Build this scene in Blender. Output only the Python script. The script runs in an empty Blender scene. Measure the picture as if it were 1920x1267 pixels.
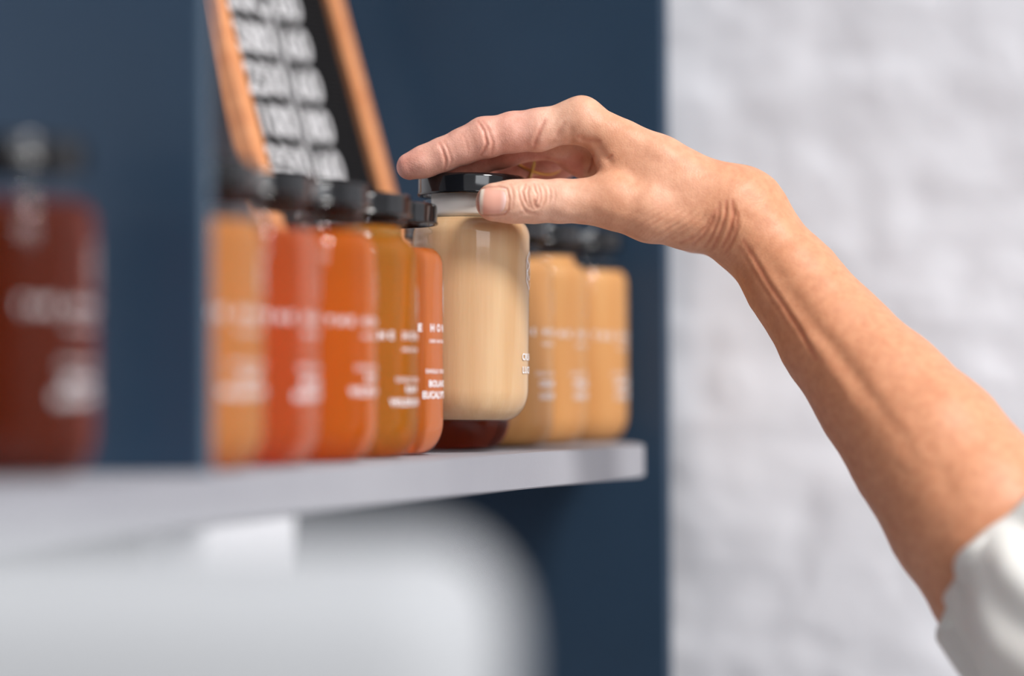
import bpy, bmesh, math, random
import numpy as np
from mathutils import Vector, Matrix

random.seed(7)
np.random.seed(7)
scene = bpy.context.scene
COL = scene.collection
PI = math.pi

# ------------------------------------------------------------------ camera
F_PX = 4600.0                      # focal length for a 1920 px wide frame
A = math.radians(22.5)             # the shelf runs along +X, the camera looks 22.5 deg to its left
PITCH = math.atan(103.0 / F_PX)
ROLL = math.radians(0.3)
CAM = Vector((0.0, 0.0, 1.33))     # shelf top is at z = 1.30
FWD = Vector((math.cos(A) * math.cos(PITCH), math.sin(A) * math.cos(PITCH), math.sin(PITCH)))
R0 = Vector((math.sin(A), -math.cos(A), 0.0))
U0 = R0.cross(FWD).normalized()
RIGHT = (R0 * math.cos(ROLL) - U0 * math.sin(ROLL)).normalized()
UP = RIGHT.cross(FWD).normalized()
cd = bpy.data.cameras.new('camera')
cam = bpy.data.objects.new('camera', cd)
COL.objects.link(cam)
M = Matrix((RIGHT, UP, -FWD)).transposed().to_4x4()
M.translation = CAM
cam.matrix_world = M
cd.sensor_width = 36.0
cd.lens = F_PX / 1920.0 * 36.0
cd.clip_start = 0.02
cd.dof.use_dof = True
cd.dof.focus_distance = 1.225
cd.dof.aperture_fstop = 1.85
scene.camera = cam

# ------------------------------------------------------------------ world, light, exposure
w = bpy.data.worlds.new('world')
scene.world = w
w.use_nodes = True
nt = w.node_tree
bg = nt.nodes['Background']
tc = nt.nodes.new('ShaderNodeTexCoord')
sep = nt.nodes.new('ShaderNodeSeparateXYZ')
mr = nt.nodes.new('ShaderNodeMapRange')
mr.inputs['From Min'].default_value = -0.3
mr.inputs['From Max'].default_value = 0.9
rp = nt.nodes.new('ShaderNodeValToRGB')
rp.color_ramp.elements[0].color = (0.50, 0.50, 0.52, 1)
rp.color_ramp.elements[1].color = (0.96, 0.98, 1.05, 1)
nt.links.new(tc.outputs['Generated'], sep.inputs[0])
nt.links.new(sep.outputs['Z'], mr.inputs['Value'])
nt.links.new(mr.outputs[0], rp.inputs[0])
nt.links.new(rp.outputs[0], bg.inputs['Color'])
bg.inputs['Strength'].default_value = 0.66

def aim(o, d):
    o.rotation_euler = Vector(d).to_track_quat('-Z', 'Y').to_euler()

sd = bpy.data.lights.new('sun', 'SUN')
sd.energy = 3.1
sd.angle = math.radians(14)
sd.color = (1.0, 0.975, 0.95)
sun = bpy.data.objects.new('sun', sd)
COL.objects.link(sun)
sun.location = (0.2, -2.0, 4.0)
aim(sun, (0.30, 0.66, -0.69))

def area_light(name, loc, target, size, power, color=(1, 1, 1), sy=None):
    l = bpy.data.lights.new(name, 'AREA')
    l.energy = power; l.size = size; l.color = color
    if sy: l.shape = 'RECTANGLE'; l.size_y = sy
    o = bpy.data.objects.new(name, l)
    COL.objects.link(o)
    o.location = loc
    aim(o, Vector(target) - Vector(loc))
    return o

area_light('soft_fill', (-0.9, -1.7, 2.3), (1.2, 0.4, 1.3), 1.5, 32, (0.96, 0.985, 1.02))  # added area light behind the camera, softly fills the arm and wall

vs = scene.view_settings
vs.view_transform = 'Standard'
vs.look = 'None'
vs.exposure = 0.0
vs.gamma = 1.0
vs.use_curve_mapping = False
scene.cycles.max_bounces = 16
scene.cycles.transmission_bounces = 14
scene.cycles.transparent_max_bounces = 40
scene.cycles.diffuse_bounces = 4
scene.cycles.sample_clamp_indirect = 6.0
scene.cycles.blur_glossy = 0.5

# ------------------------------------------------------------------ helpers
def P(px, py, z):
    """a place in the world on the sight line of a photo pixel, z metres away"""
    return CAM + z * (FWD + (px - 960.0) / F_PX * RIGHT + (633.5 - py) / F_PX * UP)

def srgb(r, g, b):
    def c(v):
        v /= 255.0
        return v / 12.92 if v <= 0.04045 else ((v + 0.055) / 1.055) ** 2.4
    return (c(r), c(g), c(b), 1.0)

def mat(name, color=(0.8, 0.8, 0.8, 1), rough=0.5, metal=0.0, spec=0.5, **kw):
    m = bpy.data.materials.new(name)
    m.use_nodes = True
    b = m.node_tree.nodes['Principled BSDF']
    b.inputs['Base Color'].default_value = color
    b.inputs['Roughness'].default_value = rough
    b.inputs['Metallic'].default_value = metal
    b.inputs['Specular IOR Level'].default_value = spec
    for k, v in kw.items():
        b.inputs[k.replace('_', ' ')].default_value = v
    return m, b, m.node_tree

def node(t, kind, **props):
    n = t.nodes.new(kind)
    for k, v in props.items():
        setattr(n, k, v)
    return n

def add_noise(m, b, t, scale, c1, c2, detail=4, bump=0.0, bscale=None, dist=0.001, stretch=None):
    """mottled colour between c1 and c2, and a fine relief"""
    co = node(t, 'ShaderNodeTexCoord')
    src = co.outputs['Object']
    if stretch:
        mp = node(t, 'ShaderNodeMapping')
        mp.inputs['Scale'].default_value = stretch
        t.links.new(src, mp.inputs[0]); src = mp.outputs[0]
    n = node(t, 'ShaderNodeTexNoise')
    n.inputs['Scale'].default_value = scale
    n.inputs['Detail'].default_value = detail
    t.links.new(src, n.inputs['Vector'])
    r = node(t, 'ShaderNodeValToRGB')
    r.color_ramp.elements[0].position = 0.3
    r.color_ramp.elements[1].position = 0.7
    r.color_ramp.elements[0].color = c1
    r.color_ramp.elements[1].color = c2
    t.links.new(n.outputs['Fac'], r.inputs[0])
    t.links.new(r.outputs[0], b.inputs['Base Color'])
    if bump:
        n2 = node(t, 'ShaderNodeTexNoise')
        n2.inputs['Scale'].default_value = bscale or scale * 4
        n2.inputs['Detail'].default_value = 5
        t.links.new(src, n2.inputs['Vector'])
        bp = node(t, 'ShaderNodeBump')
        bp.inputs['Strength'].default_value = bump
        bp.inputs['Distance'].default_value = dist
        t.links.new(n2.outputs['Fac'], bp.inputs['Height'])
        t.links.new(bp.outputs[0], b.inputs['Normal'])

def link(name, me, m=None, parent=None, loc=None, rot=None):
    o = bpy.data.objects.new(name, me)
    COL.objects.link(o)
    if m is not None and me is not None and not me.materials:
        me.materials.append(m)
    if parent: o.parent = parent
    if loc is not None: o.location = loc
    if rot is not None: o.rotation_euler = rot
    return o

def tag(o, label=None, cat=None, group=None, kind=None):
    if label: o['label'] = label
    if cat: o['category'] = cat
    if group: o['group'] = group
    if kind: o['kind'] = kind
    return o

def empty(name, loc=(0, 0, 0), rot=(0, 0, 0)):
    o = bpy.data.objects.new(name, None)
    o.empty_display_size = 0.02
    COL.objects.link(o)
    o.location = loc; o.rotation_euler = rot
    return o

def mesh_from(name, verts, faces, smooth=False):
    me = bpy.data.meshes.new(name)
    me.from_pydata([tuple(v) for v in verts], [], [tuple(int(i) for i in f) for f in faces])
    me.update()
    if smooth:
        me.polygons.foreach_set('use_smooth', [True] * len(me.polygons))
    return me

def box_mesh(name, lo, hi, bevel=0.0, seg=2):
    bm = bmesh.new()
    bmesh.ops.create_cube(bm, size=1.0)
    lo = Vector(lo); hi = Vector(hi)
    for v in bm.verts:
        v.co = Vector((lo[i] + (v.co[i] + 0.5) * (hi[i] - lo[i]) for i in range(3)))
    if bevel:
        bmesh.ops.bevel(bm, geom=list(bm.edges), offset=bevel, segments=seg, affect='EDGES', profile=0.5)
    me = bpy.data.meshes.new(name)
    bm.to_mesh(me); bm.free()
    return me

def lathe(name, prof, n=72, closed=True, jitter=None):
    """prof: (r, z) in millimetres, revolved about z; points on the axis become one vertex"""
    vs_, idx = [], []
    for (r, z) in prof:
        if r < 1e-6:
            idx.append([len(vs_)]); vs_.append((0, 0, z / 1000.0))
        else:
            row = []
            for i in range(n):
                a = 2 * PI * i / n
                row.append(len(vs_))
                vs_.append((r * math.cos(a) / 1000.0, r * math.sin(a) / 1000.0, z / 1000.0))
            idx.append(row)
    fs = []
    m = len(prof)
    for k in range(m if closed else m - 1):
        a, b = idx[k], idx[(k + 1) % m]
        if len(a) == 1 and len(b) == 1: continue
        for i in range(n):
            j = (i + 1) % n
            if len(a) == 1: fs.append((a[0], b[j], b[i]))
            elif len(b) == 1: fs.append((a[i], a[j], b[0]))
            else: fs.append((a[i], a[j], b[j], b[i]))
    me = mesh_from(name, vs_, fs, True)
    bm = bmesh.new(); bm.from_mesh(me)
    bmesh.ops.recalc_face_normals(bm, faces=bm.faces)
    bm.to_mesh(me); bm.free()
    return me

# ------------------------------------------------------------------ materials
navy, b_, t_ = mat('navy_paint', srgb(38, 62, 88), 0.42, spec=0.35)
add_noise(navy, b_, t_, 6, srgb(38, 58, 78), srgb(44, 66, 88), bump=0.08, bscale=90, dist=0.0006)
shelf_grey, b_, t_ = mat('shelf_grey_paint', srgb(190, 190, 196), 0.5, spec=0.3)
add_noise(shelf_grey, b_, t_, 9, srgb(150, 150, 157), srgb(162, 162, 168), bump=0.25, bscale=420, dist=0.0004)
wall_mat, b_, t_ = mat('white_wall_paint', srgb(226, 226, 230), 0.75, spec=0.2)
add_noise(wall_mat, b_, t_, 5, srgb(225, 226, 231), srgb(237, 238, 243), bump=0.3, bscale=60, dist=0.002)
floor_mat, b_, t_ = mat('concrete_floor', srgb(150, 148, 145), 0.7)
add_noise(floor_mat, b_, t_, 3, srgb(140, 138, 135), srgb(165, 163, 160), bump=0.1)
plinth_mat, b_, t_ = mat('plinth_paint', srgb(196, 198, 201), 0.55, spec=0.3)
add_noise(plinth_mat, b_, t_, 4, srgb(174, 176, 179), srgb(180, 182, 185), bump=0.05)
lid_black, b_, t_ = mat('black_lacquered_lid', (0.006, 0.006, 0.007, 1), 0.09, spec=0.6)
print_white, b_, t_ = mat('white_print', (0.86, 0.86, 0.88, 1), 0.5)

def wood_mat(name, c1, c2):
    m, b, t = mat(name, c1, 0.5)
    add_noise(m, b, t, 14, c1, c2, bump=0.15, bscale=80, stretch=(6, 6, 0.6))
    return m
oak = wood_mat('oiled_wood', srgb(206, 132, 84), srgb(226, 156, 106))
felt, b_, t_ = mat('black_felt', srgb(34, 34, 36), 0.95, spec=0.1)
add_noise(felt, b_, t_, 900, srgb(28, 28, 30), srgb(44, 43, 44))

def glass_mat():
    m, b, t = mat('clear_glass', (1, 1, 1, 1), 0.0, Transmission_Weight=1.0, IOR=1.47)
    return m
glass = glass_mat()
thin_glass = bpy.data.materials.new('thin_jar_glass')
thin_glass.use_nodes = True
t_ = thin_glass.node_tree
t_.nodes.remove(t_.nodes['Principled BSDF'])
lw_ = node(t_, 'ShaderNodeLayerWeight'); lw_.inputs['Blend'].default_value = 0.5
pw_ = node(t_, 'ShaderNodeMath', operation='POWER'); pw_.inputs[1].default_value = 5.0
t_.links.new(lw_.outputs['Facing'], pw_.inputs[0])
fr_ = node(t_, 'ShaderNodeMath', operation='MULTIPLY_ADD'); fr_.inputs[1].default_value = 0.40; fr_.inputs[2].default_value = 0.03
t_.links.new(pw_.outputs[0], fr_.inputs[0])
tr_ = node(t_, 'ShaderNodeBsdfTransparent'); tr_.inputs['Color'].default_value = (0.985, 0.99, 0.99, 1)
gl_ = node(t_, 'ShaderNodeBsdfGlossy'); gl_.inputs['Roughness'].default_value = 0.03
mx_ = node(t_, 'ShaderNodeMixShader')
t_.links.new(fr_.outputs[0], mx_.inputs[0]); t_.links.new(tr_.outputs[0], mx_.inputs[1]); t_.links.new(gl_.outputs[0], mx_.inputs[2])
t_.links.new(mx_.outputs[0], t_.nodes['Material Output'].inputs['Surface'])

def honey_mat(name, absorb, density, body, milky):
    m = bpy.data.materials.new(name)
    m.use_nodes = True
    t = m.node_tree
    t.nodes.remove(t.nodes['Principled BSDF'])
    out = t.nodes['Material Output']
    b = node(t, 'ShaderNodeBsdfRefraction')
    b.inputs['Roughness'].default_value = 0.04
    b.inputs['IOR'].default_value = 1.42
    co = node(t, 'ShaderNodeTexCoord')
    n = node(t, 'ShaderNodeTexNoise'); n.inputs['Scale'].default_value = 30
    t.links.new(co.outputs['Object'], n.inputs['Vector'])
    mix = node(t, 'ShaderNodeMixShader')
    d = node(t, 'ShaderNodeBsdfTranslucent'); d.inputs['Color'].default_value = body
    d2 = node(t, 'ShaderNodeBsdfDiffuse'); d2.inputs['Color'].default_value = body
    md = node(t, 'ShaderNodeMixShader'); md.inputs[0].default_value = 0.5
    mu = node(t, 'ShaderNodeMath', operation='MULTIPLY_ADD')
    mu.inputs[1].default_value = 0.08; mu.inputs[2].default_value = milky - 0.04
    t.links.new(n.outputs['Fac'], mu.inputs[0])
    t.links.new(mu.outputs[0], mix.inputs[0])
    t.links.new(d.outputs[0], md.inputs[1]); t.links.new(d2.outputs[0], md.inputs[2])
    t.links.new(b.outputs[0], mix.inputs[1]); t.links.new(md.outputs[0], mix.inputs[2])
    t.links.new(mix.outputs[0], out.inputs['Surface'])
    v = node(t, 'ShaderNodeVolumeAbsorption')
    v.inputs['Color'].default_value = absorb
    v.inputs['Density'].default_value = density
    t.links.new(v.outputs[0], out.inputs['Volume'])
    return m

HON = {
    'orange': honey_mat('orange_honey', (1.0, 0.40, 0.04, 1), 26, (1.0, 0.28, 0.015, 1), 0.46),
    'golden': honey_mat('golden_honey', (1.0, 0.60, 0.12, 1), 22, (1.0, 0.48, 0.05, 1), 0.36),
    'amber': honey_mat('amber_honey', (1.0, 0.56, 0.18, 1), 20, (1.0, 0.48, 0.15, 1), 0.60),
    'red': honey_mat('red_honey', (1.0, 0.34, 0.08, 1), 26, (0.95, 0.22, 0.04, 1), 0.40),
    'brown': honey_mat('brown_honey', (0.80, 0.16, 0.03, 1), 40, (0.28, 0.04, 0.008, 1), 0.45),
}
cream, b_, t_ = mat('creamed_honey', srgb(228, 186, 136), 0.5, spec=0.3, Subsurface_Weight=0.25)
b_.inputs['Subsurface Radius'].default_value = (0.006, 0.003, 0.0015)
b_.inputs['Subsurface Scale'].default_value = 1.0
add_noise(cream, b_, t_, 26, srgb(209, 166, 122), srgb(219, 183, 141), detail=6, bump=0.12, bscale=120, stretch=(5, 5, 0.35))
cream_far, b_, t_ = mat('deep_creamed_honey', srgb(218, 160, 96), 0.5, spec=0.3)
add_noise(cream_far, b_, t_, 26, srgb(200, 138, 76), srgb(212, 156, 96), detail=4, stretch=(3, 3, 0.35))
residue, b_, t_ = mat('dried_honey_film', srgb(250, 246, 240), 0.6, spec=0.3)

# ------------------------------------------------------------------ the setting
def S(name, me, m):
    return tag(link(name, me, m), kind='structure')

X_DIV, X_PAN, Y_F, Y_B = 0.8125, 1.41, 0.462, 0.75
ZS = 1.30
def lumps_wall(name, axis, fixed, lo, hi, n, m, amp):
    """a hand-laid, thickly painted wall: real lumps on a fine grid, with a back"""
    us = np.linspace(lo[0], hi[0], n[0]); zs = np.linspace(lo[1], hi[1], n[1])
    uu, zz = np.meshgrid(us, zs, indexing='ij')
    h = np.zeros_like(uu)
    rng = np.random.RandomState(3)
    for _ in range(170):
        a = rng.uniform(0, 2 * PI); fr = math.exp(rng.uniform(math.log(35), math.log(260)))
        ph = rng.uniform(0, 2 * PI)
        h += np.cos(uu * fr * math.cos(a) + zz * fr * math.sin(a) + ph) * (60.0 / fr) ** 1.0
    h = h / h.std() * amp
    h = np.minimum(h, amp * 1.2)
    # soft bed joints of the painted-over masonry
    for k in range(-30, 30):
        zc = 1.3 + k * 0.082
        h -= 0.0002 * np.exp(-((zz - zc - 0.004 * np.sin(uu * 31 + k)) / 0.006) ** 2)
    if axis == 'x':
        V = np.stack([fixed - h - 0.002, uu, zz], -1)
    else:
        V = np.stack([uu, fixed - h - 0.002, zz], -1)
    V = V.reshape(-1, 3)
    N0, N1 = n
    ii, jj = np.meshgrid(np.arange(N0 - 1), np.arange(N1 - 1), indexing='ij')
    a = (ii * N1 + jj).ravel()
    Fq = np.stack([a, a + N1, a + N1 + 1, a + 1], 1)
    if axis == 'x': Fq = Fq[:, ::-1]
    return mesh_from(name, V, Fq, True)

S('wall_back', box_mesh('wall_back', (-0.6, Y_B, -0.02), (1.75, Y_B + 0.12, 2.6)), wall_mat)
S('wall_right', lumps_wall('wall_right', 'x', 1.436, (-1.3, 0.4), (Y_B, 2.2), (620, 560), wall_mat, 0.0010), wall_mat)
dark_wall, b_, t_ = mat('dark_shop_wall', srgb(84, 80, 76), 0.8, spec=0.2)
add_noise(dark_wall, b_, t_, 4, srgb(78, 74, 70), srgb(92, 88, 84), bump=0.1)
S('wall_left', box_mesh('wall_left', (-1.75, -1.2, -0.02), (-1.6, 0.9, 2.5)), dark_wall)
S('floor', box_mesh('floor', (-2.6, -3.0, -0.1), (1.9, 1.0, 0.0)), floor_mat)

# ------------------------------------------------------------------ the shelving unit: carcass and boards
cab = empty('shelving_unit', ((X_DIV + X_PAN) / 2, 0.6, 0.0))
tag(cab, 'navy painted open shelving unit with light grey shelf boards against white wall', 'shelf')
def part(name, lo, hi, m, parent=cab, bevel=0.0008):
    c = [(lo[i] + hi[i]) / 2 for i in range(3)]
    me = box_mesh(name, [lo[i] - c[i] for i in range(3)], [hi[i] - c[i] for i in range(3)], bevel)
    o = link(name, me, m, parent)
    o.location = Vector(c) - parent.location
    return o
T = 0.018
part('end_panel', (X_PAN, 0.4842, 0.0), (X_PAN + 0.012, Y_B - 0.003, 1.90), navy)
part('divider', (X_DIV, Y_F + 0.002, ZS + 0.0003), (X_DIV + 0.005, Y_B - 0.003, 1.859), navy)
lit_edge_tone, b_, t_ = mat('sunlit_blue_grey_edge', srgb(74, 94, 112), 0.5)  # paler divider edge: sunlight and haze put into the colour, with worn paint
part('lit_edge_strip', (X_DIV, Y_F, ZS + 0.0003), (X_DIV + 0.005, Y_F + 0.0019, 1.859), lit_edge_tone, bevel=0)
part('divider', (X_DIV, Y_F + 0.030, 0.86), (X_DIV + 0.005, Y_B - 0.003, ZS - T - 0.0003), shelf_grey)
post_white, b_, t_ = mat('white_post_paint', srgb(226, 226, 230), 0.5)
bm = bmesh.new()
cs = [(0.8138, 1.2817), (0.8886, 1.2817), (0.8600, 0.8585), (0.8138, 0.8585)]
vv = [bm.verts.new((x - cab.location.x, y - cab.location.y, z)) for y in (0.4635, 0.485) for x, z in cs]
for f in ((0, 1, 2, 3), (7, 6, 5, 4), (0, 4, 5, 1), (1, 5, 6, 2), (2, 6, 7, 3), (3, 7, 4, 0)):
    bm.faces.new([vv[i] for i in f])
bmesh.ops.recalc_face_normals(bm, faces=bm.faces)
bmesh.ops.bevel(bm, geom=list(bm.edges), offset=0.001, segments=2, affect='EDGES')
me = bpy.data.meshes.new('support_post'); bm.to_mesh(me); bm.free()
o = link('support_post', me, post_white, cab); o['label'] = 'white tapering post under the shelf'
part('end_panel', (0.05, Y_F + 0.002, 0.0), (0.062, Y_B - 0.003, 1.90), navy)
part('shelf_board', (0.0625, Y_F + 0.01, 1.86), (X_PAN - 0.001, Y_B - 0.003, 1.878), navy)
part('shelf_board', (0.0625, Y_F + 0.01, 0.84), (X_PAN - 0.001, Y_B - 0.003, 0.858), shelf_grey)
# main shelf board: a rounded front corner at its far end
def rounded_board():
    pts = [(0.0625, Y_B - 0.003), (0.0625, Y_F)]
    R = 0.12
    cx, cy = X_PAN - 0.0008 - R, Y_F + R
    for i in range(25):
        a = -PI / 2 + (PI / 2) * i / 24
        pts.append((cx + R * math.cos(a), cy + R * math.sin(a)))
    pts.append((X_PAN - 0.0008, Y_B - 0.003))
    bm = bmesh.new()
    vs_ = [bm.verts.new((x - cab.location.x, y - cab.location.y, ZS - T)) for x, y in pts]
    f = bm.faces.new(vs_)
    r = bmesh.ops.extrude_face_region(bm, geom=[f])
    bmesh.ops.translate(bm, verts=[v for v in r['geom'] if isinstance(v, bmesh.types.BMVert)], vec=(0, 0, T))
    bmesh.ops.recalc_face_normals(bm, faces=bm.faces)
    sharp = [e for e in bm.edges if abs((e.verts[0].co - e.verts[1].co).z) < 1e-6]
    bmesh.ops.bevel(bm, geom=sharp, offset=0.0007, segments=2, affect='EDGES')
    me = bpy.data.meshes.new('shelf_board'); bm.to_mesh(me); bm.free()
    return link('shelf_board', me, shelf_grey, cab)
rounded_board()

# ------------------------------------------------------------------ pale display plinth close to the camera
pc = P(430, 1010, 0.70); 
plinth = empty('display_plinth', (0, 0, 0))
tag(plinth, 'pale grey rounded display plinth, strongly blurred, in front of the shelf at lower left', 'plinth')
ang = math.atan2(FWD.y, FWD.x) + math.radians(-1)
right_top = P(958, 990, 0.62)
plinth.rotation_euler = (0, 0, ang)
# local frame: -x towards the camera, y to the image left
plinth.location = (right_top.x, right_top.y, 0.0)
H_ = right_top.z
link('top_slab', box_mesh('top_slab', (-0.09, 0.0, H_ - 0.30), (0.0, 0.185, H_), 0.022, 6), plinth_mat, plinth)
link('base', box_mesh('base', (-0.08, 0.01, 0.0), (-0.01, 0.175, H_ - 0.30), 0.004), plinth_mat, plinth)

# ------------------------------------------------------------------ jars
def arc(c, rr, a0, a1, n):
    return [(c[0] + rr[0] * math.cos(a), c[1] + rr[1] * math.sin(a)) for a in [a0 + (a1 - a0) * i / n for i in range(n + 1)]]
outer = [(0, 1.6), (14, 1.4), (17.5, 0.5), (18.6, 0.0), (19.2, 0.05)]
outer += arc((17.5, 16.0), (12.0, 15.9), -PI / 2 + 0.16, 0, 12)
outer += [(29.5, 30), (29.5, 60), (29.5, 85)]
outer += arc((20.5, 92.0), (9.0, 9.6), 0.05, PI / 2 - 0.35, 9)
outer += [(22.9, 102.4), (22.5, 104.0), (22.4, 106.6), (23.0, 107.3), (24.3, 108.0), (24.5, 109.0), (24.2, 109.9), (22.9, 110.6),
          (22.8, 112.0), (23.6, 112.6), (22.9, 113.3), (22.8, 115.0), (23.6, 115.6), (22.8, 116.4), (22.6, 118.8), (22.0, 119.4)]
glass_me = lathe('jar_glass', outer + [(21.2, 119.4), (20.8, 118.6), (20.8, 112.0)], 88, closed=False)
glass_me.materials.append(thin_glass)
lid_prof = [(0, 121.2), (20.5, 121.2), (21.6, 121.5), (22.8, 122.0), (24.6, 122.1), (25.8, 121.8), (26.5, 121.2), (26.8, 120.2), (26.8, 113.6),
            (27.1, 113.1), (27.2, 112.4), (26.8, 111.9), (25.9, 111.9), (25.5, 112.5), (25.6, 120.3), (0, 120.3)]
lid_me = lathe('jar_lid', lid_prof, 88, closed=False)

def content_mesh(level):
    g = 0.35
    pr = [(0, 2.2), (14, 2.0), (17.6, 1.2), (19.2, 0.9)]
    full = arc((17.5, 16.0), (12.0 - g, 15.9 - g), -PI / 2 + 0.16, 0, 12) + [(29.5 - g, 30), (29.5 - g, 60), (29.5 - g, 85)]
    full += arc((20.5, 92.0), (9.0 - g, 9.6 - g), 0.05, PI / 2 - 0.35, 9) + [(22.5, 102.4), (22.1, 104.0), (22.0, 118.6)]
    last = pr[-1]
    for r, z in full:
        if z < level: pr.append((r, z)); last = (r, z)
        else:
            tt = (level - last[1]) / (z - last[1]); pr.append((last[0] + tt * (r - last[0]), level)); break
    rr = pr[-1][0]
    pr += [(rr - 1.0, level - 0.35), (rr * 0.5, level - 0.5), (0, level - 0.5)]
    return lathe('jar_honey', pr, 72, closed=False)

def text_mesh(txt, size, z, r=29.62, az=-PI / 2, spacing=1.1, bold=0.02):
    """flat lettering bent round the glass; az is the bearing of the jar front; z is the baseline in mm"""
    cu = bpy.data.curves.new('lettering', 'FONT')
    cu.body = txt; cu.size = size / 1000.0; cu.align_x = 'CENTER'
    cu.space_character = spacing
    cu.offset = size * bold / 1000.0
    cu.resolution_u = 3
    o = bpy.data.objects.new('tmp', cu)
    COL.objects.link(o)
    bpy.context.view_layer.update()
    me = bpy.data.meshes.new_from_object(o.evaluated_get(bpy.context.evaluated_depsgraph_get()))
    bpy.data.objects.remove(o); bpy.data.curves.remove(cu)
    vv, ff = [], []
    for v in me.vertices:
        a = az + v.co.x / (r / 1000.0)
        vv.append((r / 1000.0 * math.cos(a), r / 1000.0 * math.sin(a), z / 1000.0 + v.co.y))
    ff = [tuple(p.vertices) for p in me.polygons]
    bpy.data.meshes.remove(me)
    return vv, ff

def strokes(lines, wd, z, r=29.62, az=-PI / 2):
    """emblem drawn with straight strokes (x, y in mm) bent round the glass"""
    vv, ff = [], []
    for (x0, y0), (x1, y1) in lines:
        L = math.hypot(x1 - x0, y1 - y0)
        nx, ny = -(y1 - y0) / L * wd / 2, (x1 - x0) / L * wd / 2
        k = len(vv); n = 6
        for i in range(n + 1):
            t = i / n
            for s in (-1, 1):
                x = x0 + (x1 - x0) * t + nx * s; y = y0 + (y1 - y0) * t + ny * s
                a = az + x / r
                vv.append((r / 1000 * math.cos(a), r / 1000 * math.sin(a), (z + y) / 1000))
        for i in range(n):
            ff.append((k + 2 * i, k + 2 * i + 1, k + 2 * i + 3, k + 2 * i + 2))
    return vv, ff
HEX = [(0, 9.5), (4.4, 5.5), (4.4, -5.5), (0, -9.5), (-4.4, -5.5), (-4.4, 5.5)]
LOGO = [(HEX[i], HEX[(i + 1) % 6]) for i in range(6)] + [((-4.4, 5.5), (4.4, -1)), ((4.4, 5.5), (-4.4, -1)), ((-4.4, -1), (0, -5)), ((4.4, -1), (0, -5))]

def label_mesh(rows, logo=True, az=-PI / 2, logo_z=76, name='label_print'):
    V, Fc = [], []
    for r in rows:
        vv, ff = text_mesh(*r[:3], az=az + (r[5] if len(r) > 5 else 0), spacing=r[3] if len(r) > 3 else 1.1, bold=r[4] if len(r) > 4 else 0.02)
        k = len(V); V += vv; Fc += [tuple(i + k for i in f) for f in ff]
    if logo:
        vv, ff = strokes(LOGO, 0.7, logo_z, az=az + (0.0 if len(rows) == 2 else 0.42))
        k = len(V); V += vv; Fc += [tuple(i + k for i in f) for f in ff]
    return mesh_from(name, V, Fc)

HON_ROWS = [('THE HONEY', 5.0, 59.5, 1.85, 0.03, -0.16), ('100% NATURAL', 2.3, 54.0, 1.15)]
LBL = {
    'wild': label_mesh(HON_ROWS + [('SINGLE ORIGIN', 2.8, 40, 1.35), ('RAW', 4.4, 35, 1.3, 0.03), ('WILDFLOWER', 4.6, 29, 1.1, 0.03)]),
    'euca': label_mesh(HON_ROWS + [('SINGLE ORIGIN', 2.8, 39.3, 1.2), ('BOLAND', 4.4, 32.8, 1.05, 0.03), ('EUCALYPTUS', 4.6, 27.3, 1.0, 0.03)]),
    'cream': label_mesh(HON_ROWS + [('SINGLE ORIGIN', 2.8, 38, 1.45), ('CREAMED', 4.6, 32, 1.1, 0.03), ('LUCERNE', 4.6, 25.5, 1.1, 0.03)]),
    'held': label_mesh([('CREAMED', 4.6, 30.5, 1.1, 0.03), ('LUCERNE', 4.6, 24, 1.1, 0.03)], logo=False, az=-PI / 2 + 0.27),
}
CONTENT = {}
def jar(x, y, kind, lbl, label, group, level=99.5, z=ZS, scale=(1, 1, 1), rz=0.0, rx=(0, 0), drop=0.0):
    t = empty('honey_jar', (x, y, z + 0.0004), (rx[0], rx[1], rz))
    t.scale = scale
    tag(t, label, 'jar', group)
    key = (kind, level)
    if key not in CONTENT:
        me = content_mesh(level)
        me.materials.append({'cream': cream, 'cream_far': cream_far}.get(kind) or HON[kind])
        CONTENT[key] = me
    link('glass', glass_me, None, t)
    link('honey', CONTENT[key], None, t)
    link('lid', lid_me, lid_black, t)
    link('label_print', LBL[lbl], print_white, t, loc=(0, 0, -drop))
    return t

G1 = 'glass honey jars in a row on the grey shelf'
G2 = 'creamed honey jars at the far end of the shelf'
jar(0.755, 0.5089, 'brown', 'euca', 'dark reddish brown honey jar at the left edge, left of the navy divider', G1, 99.5, rz=0.0)
jar(0.852, 0.4916, 'amber', 'wild', 'pale amber honey jar right beside the navy divider', G1, 98, rz=-0.1)
jar(0.911, 0.4968, 'red', 'euca', 'reddish honey jar, second to the right of the divider, below left wooden frame side', G1, 98, rz=0.05)
jar(0.970, 0.4987, 'orange', 'wild', 'deep orange honey jar, third to the right of the divider', G1, 100, rz=0.06)
jar(1.030, 0.5062, 'golden', 'wild', 'golden brown honey jar filled into its neck, fourth right of the divider', G1, 107.5, drop=0.005)
jar(1.0835, 0.5170, 'orange', 'euca', 'bright orange eucalyptus honey jar directly left of the lifted jar', G1, 100, rz=0.02)
jar(1.1995, 0.5302, 'brown', 'euca', 'dark reddish brown honey jar on the shelf behind and below the lifted jar', G1, 99.5)
jar(1.2587, 0.5283, 'cream_far', 'cream', 'creamed honey jar directly right of the lifted jar, nearest of three', G2, 99, scale=(1, 1, 1.03))
jar(1.3172, 0.5308, 'cream_far', 'cream', 'creamed honey jar in the middle of the three right of the lifted one', G2, 105, scale=(1, 1, 1.03))
jar(1.3775, 0.5274, 'cream_far', 'cream', 'creamed honey jar at the far right end of the shelf', G2, 99, scale=(1, 1, 1.03))

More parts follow.
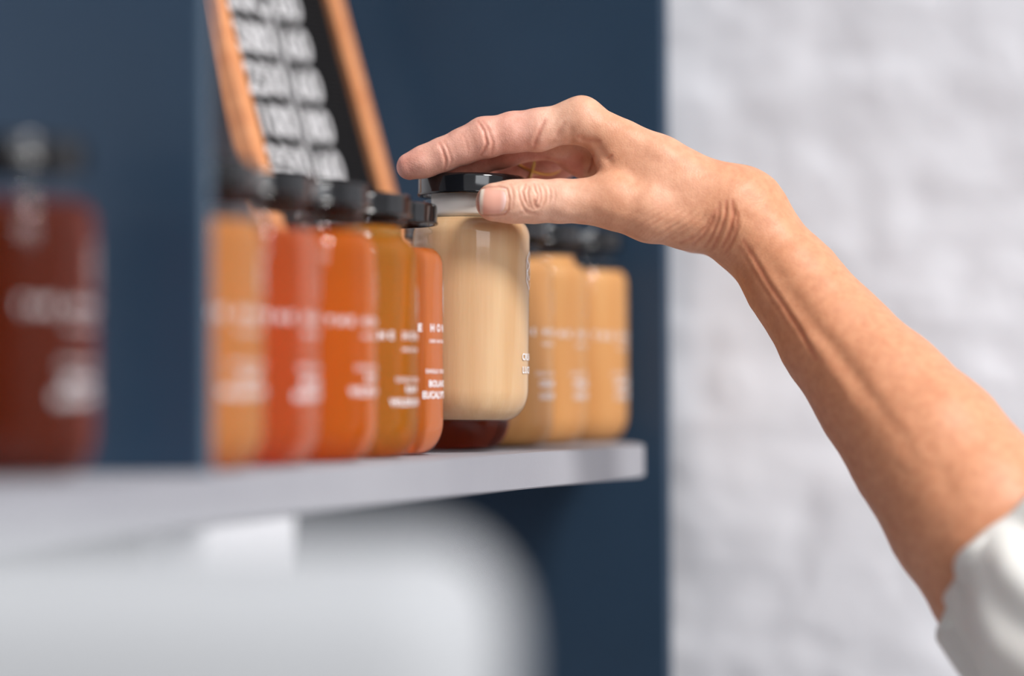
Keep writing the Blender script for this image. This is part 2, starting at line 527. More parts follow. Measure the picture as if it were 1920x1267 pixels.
# the lifted jar
hb = P(880, 790, 1.25)
held = jar(hb.x, hb.y, 'cream', 'held', 'pale creamed honey jar with black lid lifted off the shelf by the hand', None, 100.5, z=hb.z, scale=(1.02,) * 3)
# lean by 1.2 degrees to the right in the view
vv_, ff_ = strokes(LOGO, 0.8, 75, az=-PI / 2 + 0.20)
link('label_emblem', mesh_from('label_emblem', vv_, ff_), print_white, held)
held.rotation_euler = Matrix.Rotation(math.radians(0.9), 3, FWD).to_euler()
# dried film inside the neck of the lifted jar
film = lathe('honey_film', [(20.45, 101.0), (20.2, 104.0), (20.15, 117.5), (19.9, 117.5), (19.95, 104.0), (20.2, 101.2)], 72, closed=True)
link('honey_film', film, residue, held)

# ------------------------------------------------------------------ letter board
bl = Vector((1.215, 0.6295, ZS)); br = Vector((1.365, 0.594, ZS)); ex_ = (br - bl).normalized(); bl = bl + ex_ * 0.010; br = bl + ex_ * 0.123
ex = (br - bl).normalized(); BW = (br - bl).length
nb = Vector((-ex.y, ex.x, 0)); nb = nb if nb.y > 0 else -nb
lean = math.radians(18.5)
ey = (Vector((0, 0, 1)) * math.cos(lean) + nb * math.sin(lean)).normalized()
ez = ex.cross(ey).normalized()       # faces the front of the shelf
BH = 0.322
board = empty('letter_board', bl)
board.rotation_euler = Matrix((ex, ey, ez)).transposed().to_euler()
tag(board, 'black felt letter board in a wooden frame leaning behind the honey jars', 'sign')
D0, D1 = -0.002, 0.011
FWt = 0.0115
for lo, hi in (((0, 0.0035, D0), (FWt, BH, D1)), ((BW - FWt, 0.0035, D0), (BW, BH, D1)),
               ((FWt + 0.0002, 0.0035, D0), (BW - FWt - 0.0002, 0.0035 + FWt, D1)), ((FWt + 0.0002, BH - FWt, D0), (BW - FWt - 0.0002, BH, D1))):
    link('frame_bar', box_mesh('frame_bar', lo, hi, 0.0008), oak, board)
# felt with its horizontal grooves
V, Fc = [], []
y0 = FWt + 0.0036; n = int((BH - FWt - y0) / 0.0032)
for i in range(n + 1):
    yy = y0 + i * 0.0032
    for dy, dz in ((0, 0.004), (0.0006, 0.0062), (0.0024, 0.0062), (0.003, 0.004)):
        V.append((FWt, yy + dy, dz)); V.append((BW - FWt, yy + dy, dz))
for i in range(len(V) // 2 - 1):
    Fc.append((2 * i, 2 * i + 1, 2 * i + 3, 2 * i + 2))
link('felt_panel', mesh_from('felt_panel', V, Fc), felt, board)
link('backing', box_mesh('backing', (FWt - 0.004, 0.016, 0.001), (BW - FWt + 0.004, BH - 0.012, 0.0034)), felt, board)
def glyph(ch, size, ext):
    cu = bpy.data.curves.new('letter', 'FONT')
    cu.body = ch; cu.size = size; cu.extrude = ext; cu.offset = size * 0.035; cu.resolution_u = 4
    o = bpy.data.objects.new('tmp', cu); COL.objects.link(o)
    bpy.context.view_layer.update()
    me = bpy.data.meshes.new_from_object(o.evaluated_get(bpy.context.evaluated_depsgraph_get()))
    bpy.data.objects.remove(o); bpy.data.curves.remove(cu)
    me.name = 'letter'
    return me
GL = {}
letter_white, b_, t_ = mat('white_plastic_letter', (0.66, 0.65, 0.66, 1), 0.5)
rows = [('350', '60', 0.1615), ('100', '80', 0.188), ('250', '60', 0.2145), ('380', '60', 0.241), ('30C', '60', 0.2675)]
for a, b, yy in rows:
    chars = []
    x = 0.0155
    for ch in a:
        chars.append((ch, x)); x += 0.0113
    chars.append(('|', x + 0.0012)); x += 0.0098
    for ch in b:
        chars.append((ch, x)); x += 0.0118
    for ch, xx in chars:
        if ch not in GL: GL[ch] = glyph(ch, 0.0275, 0.0006)
        link('letter', GL[ch], letter_white, board, loc=(xx, yy, 0.0071)).scale = (0.74, 1, 1)

# ------------------------------------------------------------------ the person: right hand and forearm
ZR = 1.22
def L(px, py, dz):
    z = ZR + dz / 1000.0
    return np.array([(px - 960.0) * z / F_PX, (633.5 - py) * z / F_PX, dz / 1000.0])
def Rm(r, dz):
    return r * (ZR + dz / 1000.0) / F_PX

def cone(p, a, b, ra, rb):
    ba = b - a
    l2 = ba @ ba
    rr = ra - rb
    a2 = l2 - rr * rr
    il2 = 1.0 / l2
    pa = p - a
    y = pa @ ba
    z = y - l2
    x2 = ((pa * l2 - y[:, None] * ba) ** 2).sum(1)
    y2 = y * y * l2
    z2 = z * z * l2
    k = np.sign(rr) * rr * rr * x2
    out = (np.sqrt(np.maximum(x2 * a2 * il2, 0)) + y * rr) * il2 - ra
    m1 = np.sign(z) * a2 * z2 > k
    m2 = (~m1) & (np.sign(y) * a2 * y2 < k)
    out[m1] = np.sqrt(x2[m1] + z2[m1]) * il2 - rb
    out[m2] = np.sqrt(x2[m2] + y2[m2]) * il2 - ra
    return out

def smin(a, b, k):
    h = np.clip(0.5 + 0.5 * (b - a) / k, 0, 1)
    return b * (1 - h) + a * h - k * h * (1 - h)

# chains: (px, py, depth mm, radius px)
PALM = [
    [(1088, 226, 6, 38), (1235, 302, 3, 47), (1372, 386, 2, 60)],
    [(1098, 232, 25, 38), (1240, 312, 20, 46), (1376, 392, 16, 58)],
    [(1105, 256, 45, 36), (1245, 330, 36, 46), (1376, 398, 28, 56)],
    [(1108, 276, 62, 34), (1245, 350, 50, 44), (1372, 404, 38, 50)],
    [(1150, 376, -4, 50), (1218, 392, -2, 60), (1290, 402, 2, 64), (1362, 408, 8, 66)],
    [(1152, 305, 4, 34), (1270, 350, 2, 56)],
    [(1110, 300, 32, 34), (1220, 370, 34, 52)],
    [(1052, 272, 27, 31), (1075, 285, 34, 34), (1110, 300, 40, 36)],
    [(1240, 398, 42, 50), (1305, 414, 34, 56), (1368, 412, 30, 56)],
]
ARM = [
    [(1372, 388, 2, 60), (1420, 440, 4, 74), (1487, 527, -4, 84), (1570, 637, -18, 99), (1660, 742, -34, 122), (1742, 840, -50, 142), (1830, 962, -66, 158), (1935, 1110, -86, 160)],
    [(1372, 404, 32, 54), (1424, 448, 27, 70), (1487, 530, 18, 80), (1570, 640, 2, 94), (1660, 748, -12, 114), (1742, 848, -28, 134), (1830, 968, -46, 150), (1935, 1112, -70, 152)],
    [(1935, 1110, -80, 158), (2080, 1215, -120, 166), (2170, 1250, -140, 168)],
]
INDEX = [(1088, 226, 6, 38), (1010, 243, 8, 38), (962, 248, 9, 36), (908, 258, 10, 36.5), (868, 274, 11, 32), (830, 290, 12, 30), (795, 303, 13, 28), (769, 312, 14, 25.5)]
MIDDLE = [(1098, 234, 25, 38), (1015, 262, 30, 35), (942, 281, 32, 32.5), (885, 303, 33, 29), (852, 313, 33, 26), (838, 318, 33, 24)]
RINGF = [(1105, 258, 45, 36), (1030, 288, 52, 33), (965, 310, 62, 31), (925, 332, 68, 28), (900, 345, 70, 25)]
PINKY = [(1108, 276, 62, 34), (1050, 306, 70, 29), (1000, 330, 76, 26), (960, 346, 78, 24), (935, 352, 80, 21)]
THUMB = [(1150, 377, -4, 48), (1095, 377, -5, 40), (1050, 377, -6.5, 38.5), (1000, 377, -7, 39.5), (962, 378, -8, 37.5), (928, 379, -8.5, 36.5)]

def chain_sdf(p, ch):
    d = None
    for (a, b) in zip(ch[:-1], ch[1:]):
        c = cone(p, L(*a[:3]), L(*b[:3]), Rm(a[3], a[2]), Rm(b[3], b[2]))
        d = c if d is None else smin(d, c, 0.004)
    return d

def body_sdf(p):
    d = None
    for ch in PALM:
        c = chain_sdf(p, ch)
        d = c if d is None else smin(d, c, 0.009)
    for ch in ARM:
        d = smin(d, chain_sdf(p, ch), 0.016)
    # knuckle of the index finger, radial wrist bone, web of the thumb
    for (c, r, k) in (((1090, 218, 8), 33, 0.006), ((1100, 226, 26), 31, 0.006), ((1410, 372, 6), 40, 0.014)):
        q = L(*c)
        d = smin(d, np.sqrt(((p - q) ** 2).sum(1)) - Rm(r, c[2]), k)
    fing = chain_sdf(p, INDEX)
    for ch, k in ((MIDDLE, 0.0012), (RINGF, 0.0012), (PINKY, 0.0012)):
        fing = smin(fing, chain_sdf(p, ch), k)
    d = smin(d, fing, 0.0055)
    th = chain_sdf(p, THUMB)
    d = smin(d, th, 0.006)
    return d

def proj(p):
    z = ZR + p[:, 2]
    return 960 + p[:, 0] * F_PX / z, 633.5 - p[:, 1] * F_PX / z

def polydist(x, y, pts):
    """distance in px to a polyline and the fraction run along it"""
    best = np.full(x.shape, 1e9); tt = np.zeros(x.shape)
    n = len(pts) - 1
    for i in range(n):
        ax, ay = pts[i]; bx, by = pts[i + 1]
        dx, dy = bx - ax, by - ay
        t = np.clip(((x - ax) * dx + (y - ay) * dy) / (dx * dx + dy * dy), 0, 1)
        d = np.hypot(x - ax - t * dx, y - ay - t * dy)
        m = d < best
        best[m] = d[m]; tt[m] = (i + t[m]) / n
    return best, tt

# creases and folds on the side facing the thumb: (points, depth mm, width px)
CREASE = [
    # index finger, palm side of the joints
    ([(897, 228), (908, 246), (913, 270), (903, 290)], 0.55, 3.0),
    ([(905, 226), (916, 245), (924, 268), (922, 288)], 0.35, 3.0),
    ([(824, 268), (830, 282), (836, 302), (834, 318)], 0.45, 3.0),
    ([(832, 264), (840, 280), (846, 300), (843, 314)], 0.25, 2.6),
    ([(868, 250), (874, 268), (878, 288)], 0.12, 2.5),
    # finger root against the web
    ([(1022, 226), (1012, 246), (1004, 266), (1002, 276)], 0.5, 4.5),
    ([(1060, 228), (1050, 242), (1040, 262)], 0.25, 4.0),
    ([(1073, 236), (1070, 252), (1072, 268), (1082, 290)], 0.4, 6.0),
    # web folds
    ([(1111, 292), (1110, 306), (1104, 322)], 0.7, 2.6),
    ([(1084, 256), (1100, 263), (1125, 264)], 0.35, 4.5),
    ([(1112, 264), (1130, 288), (1150, 312)], 0.9, 9.0),
    ([(1135, 300), (1148, 290)], 0.3, 3.0),
    ([(898, 362), (896, 376), (898, 390), (904, 400), (925, 404.5), (945, 402), (953, 393), (955, 374), (951, 354), (935, 349.5), (915, 350.5), (903, 354), (898, 362)], 0.5, 2.2),
    # thumb: nail fold and joint whorl
    ([(957, 346), (962, 366), (960, 392)], 0.30, 2.6),
    ([(972, 350), (974, 372), (982, 392), (990, 400)], 0.30, 2.6),
    ([(986, 346), (979, 358), (984, 376), (992, 388)], 0.45, 2.4),
    ([(992, 350), (989, 362), (992, 378), (998, 388)], 0.42, 2.2),
    ([(1001, 345), (1003, 356), (1008, 366), (1006, 376)], 0.45, 2.2),
    ([(1009, 346), (1012, 358), (1014, 372), (1010, 386)], 0.40, 2.2),
    ([(1017, 346), (1022, 360), (1022, 376), (1014, 394)], 0.35, 2.4),
    ([(1028, 347), (1032, 362), (1030, 380)], 0.25, 2.4),
    ([(1038, 350), (1041, 366), (1038, 384)], 0.16, 2.4),
    ([(1003, 374), (1002, 384), (1008, 388)], 0.6, 3.4),
    ([(992, 386), (1000, 392), (1012, 388)], 0.35, 2.4),
    ([(966, 404), (985, 398), (1010, 402)], 0.25, 4.0),
    # wrist folds
    ([(1350, 380), (1346, 410), (1336, 440), (1322, 462)], 0.45, 4.0),
    ([(1362, 376), (1360, 405), (1350, 436), (1336, 466)], 0.55, 4.0),
    ([(1374, 378), (1376, 404), (1370, 432), (1356, 462)], 0.7, 4.5),
    ([(1384, 398), (1382, 425), (1374, 450), (1362, 472)], 0.5, 4.0),
    ([(1342, 392), (1334, 418), (1318, 442), (1300, 458)], 0.5, 4.0),
    ([(1335, 404), (1322, 426), (1304, 444), (1276, 455)], 0.4, 3.6),
    # thenar folds
    ([(1322, 404), (1298, 428), (1262, 448)], 0.17, 2.2),
    ([(1310, 400), (1286, 424), (1248, 446)], 0.15, 2.2),
    ([(1296, 398), (1270, 420), (1236, 440)], 0.15, 2.2),
    ([(1284, 394), (1256, 416), (1222, 436)], 0.14, 2.2),
    ([(1268, 392), (1240, 412), (1208, 430)], 0.12, 2.2),
    ([(1250, 392), (1222, 410), (1192, 426)], 0.11, 2.2),
    ([(1232, 390), (1204, 406), (1176, 420)], 0.09, 2.2),
    ([(1212, 388), (1188, 400), (1160, 414)], 0.07, 2.2),
    # tendons of the forearm
    ([(1395, 452), (1440, 530), (1500, 620), (1530, 672)], 0.55, 5.0),
    ([(1386, 462), (1425, 530), (1475, 605)], 0.25, 4.0),
    ([(1430, 470), (1490, 560), (1570, 665), (1650, 770)], 1.0, 17.0),
    ([(1560, 640), (1640, 740), (1740, 860), (1800, 950)], 0.7, 20.0),
    ([(1620, 700), (1700, 800), (1760, 900)], -0.7, 16.0),
    ([(1500, 600), (1565, 700), (1620, 790)], -0.4, 12.0),
]

def relief(p, nrm):
    x, y = proj(p)
    face = np.clip((-nrm[:, 2] - 0.05) * 3.0, 0, 1)
    d = np.zeros(len(p))
    for pts, dep, wd in CREASE:
        lo = np.min(pts, 0) - wd * 4; hi = np.max(pts, 0) + wd * 4
        m = (x > lo[0]) & (x < hi[0]) & (y > lo[1]) & (y < hi[1])
        if not m.any(): continue
        dd, t = polydist(x[m], y[m], pts)
        g = np.exp(-(dd / wd) ** 2)
        rim = 0.18 * np.exp(-((dd - wd * 2.0) / (wd * 0.9)) ** 2) if wd < 8 else 0
        taper = 1.0 if len(pts) > 9 else np.clip(np.minimum(t, 1 - t) * 5, 0, 1) * 0.85 + 0.15
        d[m] -= dep * 0.001 * (g - rim) * taper * face[m]
    # skin lines: fine ridges that follow the wrist folds
    def band(cx, cy, rx, ry):
        return np.exp(-(((x - cx) / rx) ** 2 + ((y - cy) / ry) ** 2))
    ph = (x * 0.80 + y * 0.62)
    wob = 6 * np.sin(x * 0.031 + 1) + 5 * np.sin(y * 0.043)
    d += 0.00005 * np.sin((ph + wob * 1.6) * 2 * PI / 9.0) * band(1262, 424, 75, 40) * face
    ph2 = (x * 0.95 + y * 0.28)
    d += 0.00006 * np.sin((ph2 + wob) * 2 * PI / 9.5) * band(1365, 425, 45, 55) * face
    ph3 = (x * 0.6 + y * 0.8)
    d += 0.00006 * np.sin((ph3 + wob) * 2 * PI / 7.0) * band(1400, 500, 50, 60) * face
    # knuckle skin on the thumb and soft unevenness everywhere
    d += 0.00015 * np.sin(p[:, 0] * 260 + 2 * np.sin(p[:, 1] * 210)) * np.sin(p[:, 1] * 240 + 1.7 * np.sin(p[:, 2] * 190))
    return d

def build_body():
    import openvdb as vdb
    h = 0.0020
    ends = [L(*q[:3]) for ch in PALM + ARM + [INDEX, MIDDLE, RINGF, PINKY, THUMB] for q in ch]
    lo = np.min(ends, 0) - 0.045; hi = np.max(ends, 0) + 0.045
    n = np.ceil((hi - lo) / h).astype(int)
    # coarse pass to skip the empty part of the box
    s = 8
    nc = (n + s - 1) // s + 1
    gc = np.stack(np.meshgrid(*[np.arange(k) for k in nc], indexing='ij'), -1).reshape(-1, 3)
    dc = body_sdf(lo + (gc * s + s / 2.0) * h)
    near = gc[np.abs(dc) < s * h * 1.25]
    grid = np.full(tuple(nc * s), 0.01, dtype=np.float32)
    for c, dv in zip(gc[dc < -s * h * 1.0], dc):
        grid[c[0] * s:c[0] * s + s, c[1] * s:c[1] * s + s, c[2] * s:c[2] * s + s] = -0.01
    off = np.stack(np.meshgrid(np.arange(s), np.arange(s), np.arange(s), indexing='ij'), -1).reshape(-1, 3)
    idx = (near[:, None, :] * s + off[None]).reshape(-1, 3)
    for k in range(0, len(idx), 400000):
        q = idx[k:k + 400000]
        grid[q[:, 0], q[:, 1], q[:, 2]] = body_sdf(lo + q * h)
    g = vdb.FloatGrid(0.01)
    g.copyFromArray(grid)
    pts, _, quads = g.convertToPolygons(isovalue=0.0)
    me = mesh_from('body', pts * h + lo, quads)
    # two rounds of smooth subdivision, then the vertices are drawn back onto the exact form
    o = bpy.data.objects.new('tmp_body', me); COL.objects.link(o)
    md = o.modifiers.new('sub', 'SUBSURF'); md.levels = 2; md.render_levels = 2
    bpy.context.view_layer.update()
    me2 = bpy.data.meshes.new_from_object(o.evaluated_get(bpy.context.evaluated_depsgraph_get()))
    bpy.data.objects.remove(o); bpy.data.meshes.remove(me)
    nv = len(me2.vertices)
    co = np.empty(nv * 3); me2.vertices.foreach_get('co', co); co = co.reshape(-1, 3)
    nr = np.empty(nv * 3); me2.vertices.foreach_get('normal', nr); nr = nr.reshape(-1, 3)
    # keep the orientation outwards
    e = 0.0004
    test = body_sdf(co[:200] + nr[:200] * e) - body_sdf(co[:200])
    if test.mean() < 0: me2.flip_normals(); nr = -nr
    d = body_sdf(co)
    co = co - nr * d[:, None] * 0.9
    co = co + nr * relief(co, nr)[:, None]
    # world placement
    Rv, Uv, Fv, C0 = (np.array(v) for v in (RIGHT, UP, FWD, CAM))
    px, py = proj(co)
    W = C0 + co[:, :1] * Rv + co[:, 1:2] * Uv + (co[:, 2:3] + ZR) * Fv
    # skin pigment: pinker fingers and palm, tanned forearm with freckles
    def lin(c): return np.array(srgb(*c)[:3])
    tan = lin((218, 154, 116)); pink = lin((236, 178, 158)); pale = lin((236, 188, 162)); palm = lin((226, 150, 128))
    f_ = np.clip((1160 - px) / 120.0, 0, 1)[:, None]
    colr = tan * (1 - f_) + pale * f_
    t2 = np.clip((px - 1180) / 160.0, 0, 1)[:, None]
    colr = colr * t2 + (pale * 0.55 + tan * 0.45) * (1 - t2) if False else colr
    mid = np.exp(-((px - 1230) / 110.0) ** 2)[:, None] * 0.55
    colr = colr * (1 - mid) + lin((230, 176, 146)) * mid
    # index, middle and the other fingers
    dI = chain_sdf(co, INDEX[1:]); fi = np.clip(1 - dI / 0.004, 0, 1)[:, None] * np.clip((1050 - px) / 60.0, 0, 1)[:, None]
    colr = colr * (1 - fi) + pink * fi
    inner_ = (np.clip((co[:, 2] - 0.018) / 0.006, 0, 1) * np.clip((1100 - px) / 10.0, 0, 1))[:, None]
    colr = colr * (1 - inner_) + palm * inner_
    tipc = np.clip((800 - px) / 50.0, 0, 1)[:, None] * 0.5
    colr = colr * (1 - tipc) + lin((232, 150, 134)) * tipc
    ring = polydist(px, py, CREASE[0][0])[0]
    rng = np.random.RandomState(5)
    # freckles
    NF = 900
    fx = rng.uniform(1280, 1920, NF); fy = rng.uniform(280, 1100, NF)
    fr = rng.uniform(2.0, 4.6, NF); fa = rng.uniform(0.05, 0.22, NF)
    order = np.argsort(px); pxs = px[order]
    dark = lin((176, 98, 62))
    amt = np.zeros(nv)
    for k in range(NF):
        i0, i1 = np.searchsorted(pxs, (fx[k] - 12, fx[k] + 12))
        ii = order[i0:i1]
        w_ = fa[k] * np.exp(-(((px[ii] - fx[k]) ** 2 + (py[ii] - fy[k]) ** 2) / fr[k] ** 2))
        amt[ii] = np.maximum(amt[ii], w_)
    colr = colr * (1 - amt[:, None]) + dark * amt[:, None]
    # redder skin in creases
    red = np.zeros(nv)
    for pts_, dep, wd in CREASE:
        if wd < 6 and dep > 0:
            lo_ = np.min(pts_, 0) - 20; hi_ = np.max(pts_, 0) + 20
            m_ = (px > lo_[0]) & (px < hi_[0]) & (py > lo_[1]) & (py < hi_[1])
            if m_.any():
                dd, t_ = polydist(px[m_], py[m_], pts_)
                red[m_] = np.maximum(red[m_], np.exp(-(dd / (wd * 0.9)) ** 2) * min(dep, 0.6) * 0.8)
    front = (nr[:, 2] < 0.1)
    red = (red * front)[:, None]
    colr = colr * (1 - red) + lin((176, 84, 62)) * red
    W = W - np.array(PERSON)
    me2.vertices.foreach_set('co', W.ravel())
    ca = me2.color_attributes.new('pigment', 'FLOAT_COLOR', 'POINT')
    rgba = np.concatenate([colr, np.ones((nv, 1))], 1).astype(np.float32)
    ca.data.foreach_set('color', rgba.ravel())
    me2.polygons.foreach_set('use_smooth', [True] * len(me2.polygons))
    me2.update()
    return me2

skin, b_, t_ = mat('skin', (0.7, 0.4, 0.3, 1), 0.46, spec=0.4, Subsurface_Weight=0.18)
b_.inputs['Subsurface Radius'].default_value = (0.0050, 0.0020, 0.0010)
b_.inputs['Subsurface Scale'].default_value = 1.0
at = node(t_, 'ShaderNodeAttribute'); at.attribute_name = 'pigment'
co_ = node(t_, 'ShaderNodeTexCoord')
n1 = node(t_, 'ShaderNodeTexNoise'); n1.inputs['Scale'].default_value = 210; n1.inputs['Detail'].default_value = 6
t_.links.new(co_.outputs['Object'], n1.inputs['Vector'])
r1 = node(t_, 'ShaderNodeValToRGB')
r1.color_ramp.elements[0].position = 0.35; r1.color_ramp.elements[0].color = (0.86, 0.76, 0.72, 1)
r1.color_ramp.elements[1].position = 0.65; r1.color_ramp.elements[1].color = (1.05, 1.05, 1.05, 1)
t_.links.new(n1.outputs['Fac'], r1.inputs[0])
mx = node(t_, 'ShaderNodeMix', data_type='RGBA', blend_type='MULTIPLY'); mx.inputs['Factor'].default_value = 0.6
t_.links.new(at.outputs['Color'], mx.inputs['A']); t_.links.new(r1.outputs[0], mx.inputs['B'])
t_.links.new(mx.outputs['Result'], b_.inputs['Base Color'])
n2 = node(t_, 'ShaderNodeTexVoronoi'); n2.inputs['Scale'].default_value = 1100
n3 = node(t_, 'ShaderNodeTexNoise'); n3.inputs['Scale'].default_value = 420; n3.inputs['Detail'].default_value = 5
t_.links.new(co_.outputs['Object'], n2.inputs['Vector']); t_.links.new(co_.outputs['Object'], n3.inputs['Vector'])
ad = node(t_, 'ShaderNodeMath', operation='ADD')
t_.links.new(n2.outputs['Distance'], ad.inputs[0]); t_.links.new(n3.outputs['Fac'], ad.inputs[1])
bp = node(t_, 'ShaderNodeBump'); bp.inputs['Strength'].default_value = 0.35; bp.inputs['Distance'].default_value = 0.00025
t_.links.new(ad.outputs[0], bp.inputs['Height']); t_.links.new(bp.outputs[0], b_.inputs['Normal'])

PERSON = P(2150, 1240, 1.08)
person = empty('person', PERSON)
tag(person, 'outstretched bare right forearm and hand gripping a jar lid, pale loose sleeve at the elbow', 'person')
link('body', build_body(), skin, person)

def loc_to_world(p):
    return CAM + RIGHT * float(p[0]) + UP * float(p[1]) + FWD * (ZR + float(p[2]))

def surf_z(px, py, z0=-0.035):
    """depth (local) of the skin seen at a photo pixel, marching away from the camera"""
    px = np.atleast_1d(px).astype(float); py = np.atleast_1d(py).astype(float)
    z = np.full(px.shape, z0)
    for _ in range(60):
        zz = ZR + z
        p = np.stack([(px - 960) * zz / F_PX, (633.5 - py) * zz / F_PX, z], 1)
        z = np.clip(z + body_sdf(p) * 0.9, -0.04, -0.0105)
    return z

# thumbnail: a curved plate set into the end of the thumb
def nail():
    nu, nv_ = 26, 20
    uu, vv = np.meshgrid(np.linspace(-1, 1, nu), np.linspace(-1, 1, nv_), indexing='ij')
    # superellipse outline mapped onto the square
    sx = uu * np.sqrt(1 - 0.5 * (vv ** 2) * 0.35); sy = vv * np.sqrt(1 - 0.5 * (uu ** 2) * 0.35)
    px = 925.5 + sx * 27.0; py = 377 + sy * 25.5 - sx * 1.5
    z = surf_z(px.ravel(), py.ravel()).reshape(px.shape)
    # the plate itself is a smooth shallow arch
    zm = z[nu // 2, :][None, :] * 0.5 + z * 0.5
    lift = 0.00045 - 0.00055 * np.maximum(np.abs(uu), np.abs(vv)) ** 6
    zf = zm - lift
    V = []
    for k, dz in ((0, 0.0), (1, 0.0011)):
        for i in range(nu):
            for j in range(nv_):
                zz = zf[i, j] + dz
                V.append(loc_to_world(((px[i, j] - 960) * (ZR + zz) / F_PX, (633.5 - py[i, j]) * (ZR + zz) / F_PX, zz)) - PERSON)
    Fc = []
    for k in (0, 1):
        o_ = k * nu * nv_
        for i in range(nu - 1):
            for j in range(nv_ - 1):
                a = o_ + i * nv_ + j
                Fc.append((a, a + 1, a + nv_ + 1, a + nv_) if k == 0 else (a, a + nv_, a + nv_ + 1, a + 1))
    ed = [(i, 0) for i in range(nu)] + [(nu - 1, j) for j in range(1, nv_)] + [(i, nv_ - 1) for i in range(nu - 2, -1, -1)] + [(0, j) for j in range(nv_ - 2, 0, -1)]
    for a, b in zip(ed, ed[1:] + ed[:1]):
        i0 = a[0] * nv_ + a[1]; i1 = b[0] * nv_ + b[1]; q = nu * nv_
        Fc.append((i0, i1, i1 + q, i0 + q))
    me = mesh_from('thumbnail', V, Fc, True)
    bm = bmesh.new(); bm.from_mesh(me); bmesh.ops.recalc_face_normals(bm, faces=bm.faces); bm.to_mesh(me); bm.free()
    ca = me.color_attributes.new('pigment', 'FLOAT_COLOR', 'POINT')
    ll = []
    tipc = np.array(srgb(240, 224, 206)[:3]); bed = np.array(srgb(232, 172, 152)[:3]); lun = np.array(srgb(238, 205, 198)[:3])
    for k in (0, 1):
        for i in range(nu):
            for j in range(nv_):
                u = uu[i, j] + 0.06 * vv[i, j]
                t = np.clip((-0.70 - u) / 0.10, 0, 1)
                l_ = np.clip((u - 0.45) / 0.35, 0, 1) * 0.8
                c = bed * (1 - l_) + lun * l_
                c = c * (1 - t) + tipc * t
                ll += [c[0], c[1], c[2], 1.0]
    ca.data.foreach_set('color', ll)
    return me
nail_mat, nb_, nt_ = mat('nail', (0.8, 0.6, 0.5, 1), 0.25, spec=0.55)
at2 = node(nt_, 'ShaderNodeAttribute'); at2.attribute_name = 'pigment'
nt_.links.new(at2.outputs['Color'], nb_.inputs['Base Color'])
o = link('thumbnail', nail(), nail_mat, person)
o['label'] = 'natural thumbnail with a pale free edge'

# gold criss-cross ring on the ring finger
def tube(name, pts, r, n=8, closed=False):
    V, Fc = [], []
    m = len(pts)
    for i, p in enumerate(pts):
        a = pts[(i - 1) % m] if (closed or i > 0) else p
        b = pts[(i + 1) % m] if (closed or i < m - 1) else p
        t = (b - a).normalized()
        u = t.orthogonal().normalized() if i == 0 else (u - t * u.dot(t)).normalized()
        v = t.cross(u)
        for k in range(n):
            an = 2 * PI * k / n
            V.append(p + u * (r * math.cos(an)) + v * (r * math.sin(an)))
    for i in range(m if closed else m - 1):
        for k in range(n):
            Fc.append((i * n + k, i * n + (k + 1) % n, ((i + 1) % m) * n + (k + 1) % n, ((i + 1) % m) * n + k))
    return mesh_from(name, V, Fc, True)
gold, gb_, gt_ = mat('gold', srgb(226, 170, 92), 0.28, 1.0)
rc = Vector(L(1004, 299, 57)); axis = (Vector(L(965, 310, 62)) - Vector(L(1030, 288, 52))).normalized()
e1 = axis.orthogonal().normalized(); e2 = axis.cross(e1)
low = Vector((0, -0.60, -0.80)); low = (low - axis * low.dot(axis)).normalized(); side = axis.cross(low)
for sgn in (1, -1):
    pts = []
    for i in range(64):
        a = 2 * PI * i / 64
        c = rc + low * (0.0097 * math.cos(a)) + side * (0.0097 * math.sin(a)) + axis * (sgn * 0.0095 * math.sin(a))
        pts.append(loc_to_world(c) - PERSON)
    g_ = link('gold_ring', tube('gold_ring', pts, 0.0008, 8, True), gold, person)

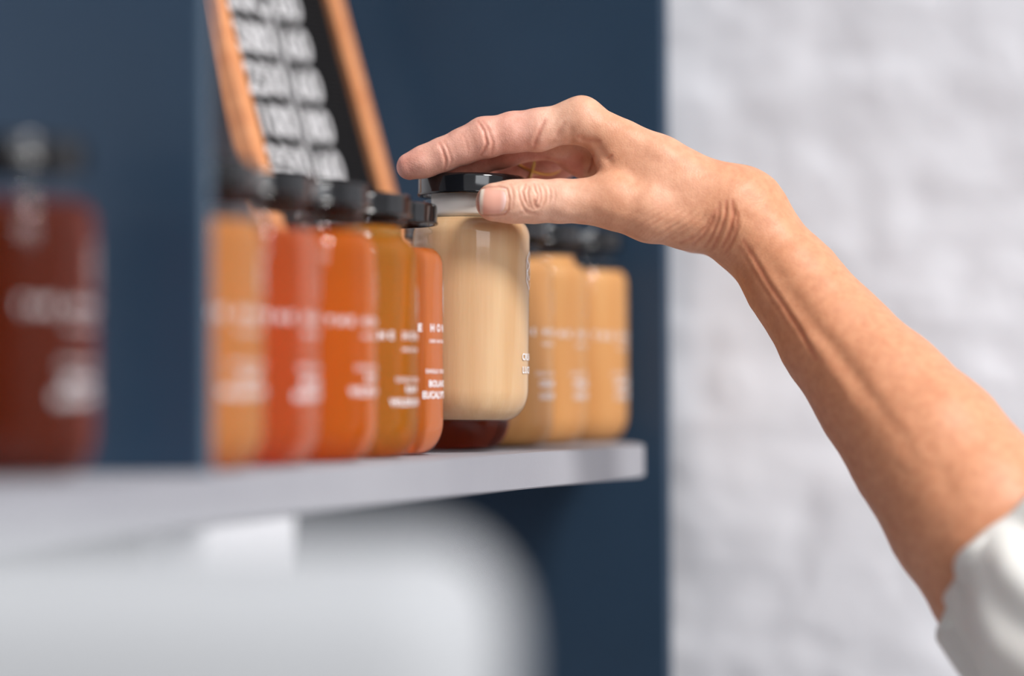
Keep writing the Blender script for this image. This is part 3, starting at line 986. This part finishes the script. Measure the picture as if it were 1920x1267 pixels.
# sleeve
linen, lb_, lt_ = mat('cream_linen', srgb(232, 226, 218), 0.85, spec=0.15, Subsurface_Weight=0.08)
add_noise(linen, lb_, lt_, 30, srgb(228, 221, 213), srgb(238, 233, 226), bump=0.3, bscale=700, dist=0.0005)
def sleeve():
    # centre line of the upper arm: ring centres with radii
    path = [(1902, 1036, -84, 0.0445), (1922, 1062, -90, 0.0468), (1975, 1115, -102, 0.052), (2060, 1190, -122, 0.058), (2200, 1240, -150, 0.062), (2400, 1290, -185, 0.068), (2700, 1330, -240, 0.075)]
    nR, nS = 60, 150
    C = np.array([L(*q[:3]) for q in path]); Rr = np.array([q[3] for q in path])
    t = np.linspace(0, 1, nR); s = t ** 1.35 * (len(path) - 1)
    cen = np.stack([np.interp(s, np.arange(len(path)), C[:, k]) for k in range(3)], 1)
    for _ in range(4):
        cen[1:-1] = (cen[:-2] + cen[1:-1] * 2 + cen[2:]) / 4
    rad = np.interp(s, np.arange(len(path)), Rr)
    V = []
    a0 = np.array([0.88, -0.36, -0.32]); a0 /= np.linalg.norm(a0)
    for i in range(nR):
        d = cen[min(i + 1, nR - 1)] - cen[max(i - 1, 0)]; d /= np.linalg.norm(d)
        mixw = min(1, i / 14.0)
        ax = a0 * (1 - mixw) + d * mixw; ax /= np.linalg.norm(ax)
        up = np.array([0.0, 1.0, 0.0]); e_up = up - ax * (up @ ax); e_up /= np.linalg.norm(e_up)
        e_s = np.cross(ax, e_up)
        for j in range(nS):
            a = 2 * PI * j / nS
            ca, sa = math.cos(a), math.sin(a)
            g = i / 10.0
            fold = 0.0012 * math.sin(13 * a + 1.4 * g) * min(1, g) + 0.0022 * math.sin(5 * a + 1.2 + 0.5 * g) * min(1, 0.35 + g) + 0.0018 * math.sin(9 * a - 0.9 * g + 2.0) * min(1, 0.2 + g) \
                 + 0.0016 * math.sin(3 * a + 2.2 * g)
            fold += 0.0035 * math.exp(-((g - 1.0 - 0.3 * math.sin(2 * a)) / 0.35) ** 2) * math.sin(4 * a + 0.5)
            hem = 0.0018 * math.exp(-((i - 6) / 1.2) ** 2)
            r = rad[i] + fold - hem
            sag = 1.0 + 0.04 * max(0, -ca)          # hangs a little below the arm
            p = cen[i] + e_up * (r * ca * sag) + e_s * (r * sa * 0.96)
            V.append(loc_to_world(p) - PERSON)
    Fc = []
    for i in range(nR - 1):
        for j in range(nS):
            k = (j + 1) % nS
            Fc.append((i * nS + j, i * nS + k, (i + 1) * nS + k, (i + 1) * nS + j))
    me = mesh_from('sleeve', V, Fc, True)
    o = link('sleeve', me, linen, person)
    m1 = o.modifiers.new('cloth_thickness', 'SOLIDIFY'); m1.thickness = 0.0016; m1.offset = 0
    return o
sleeve()
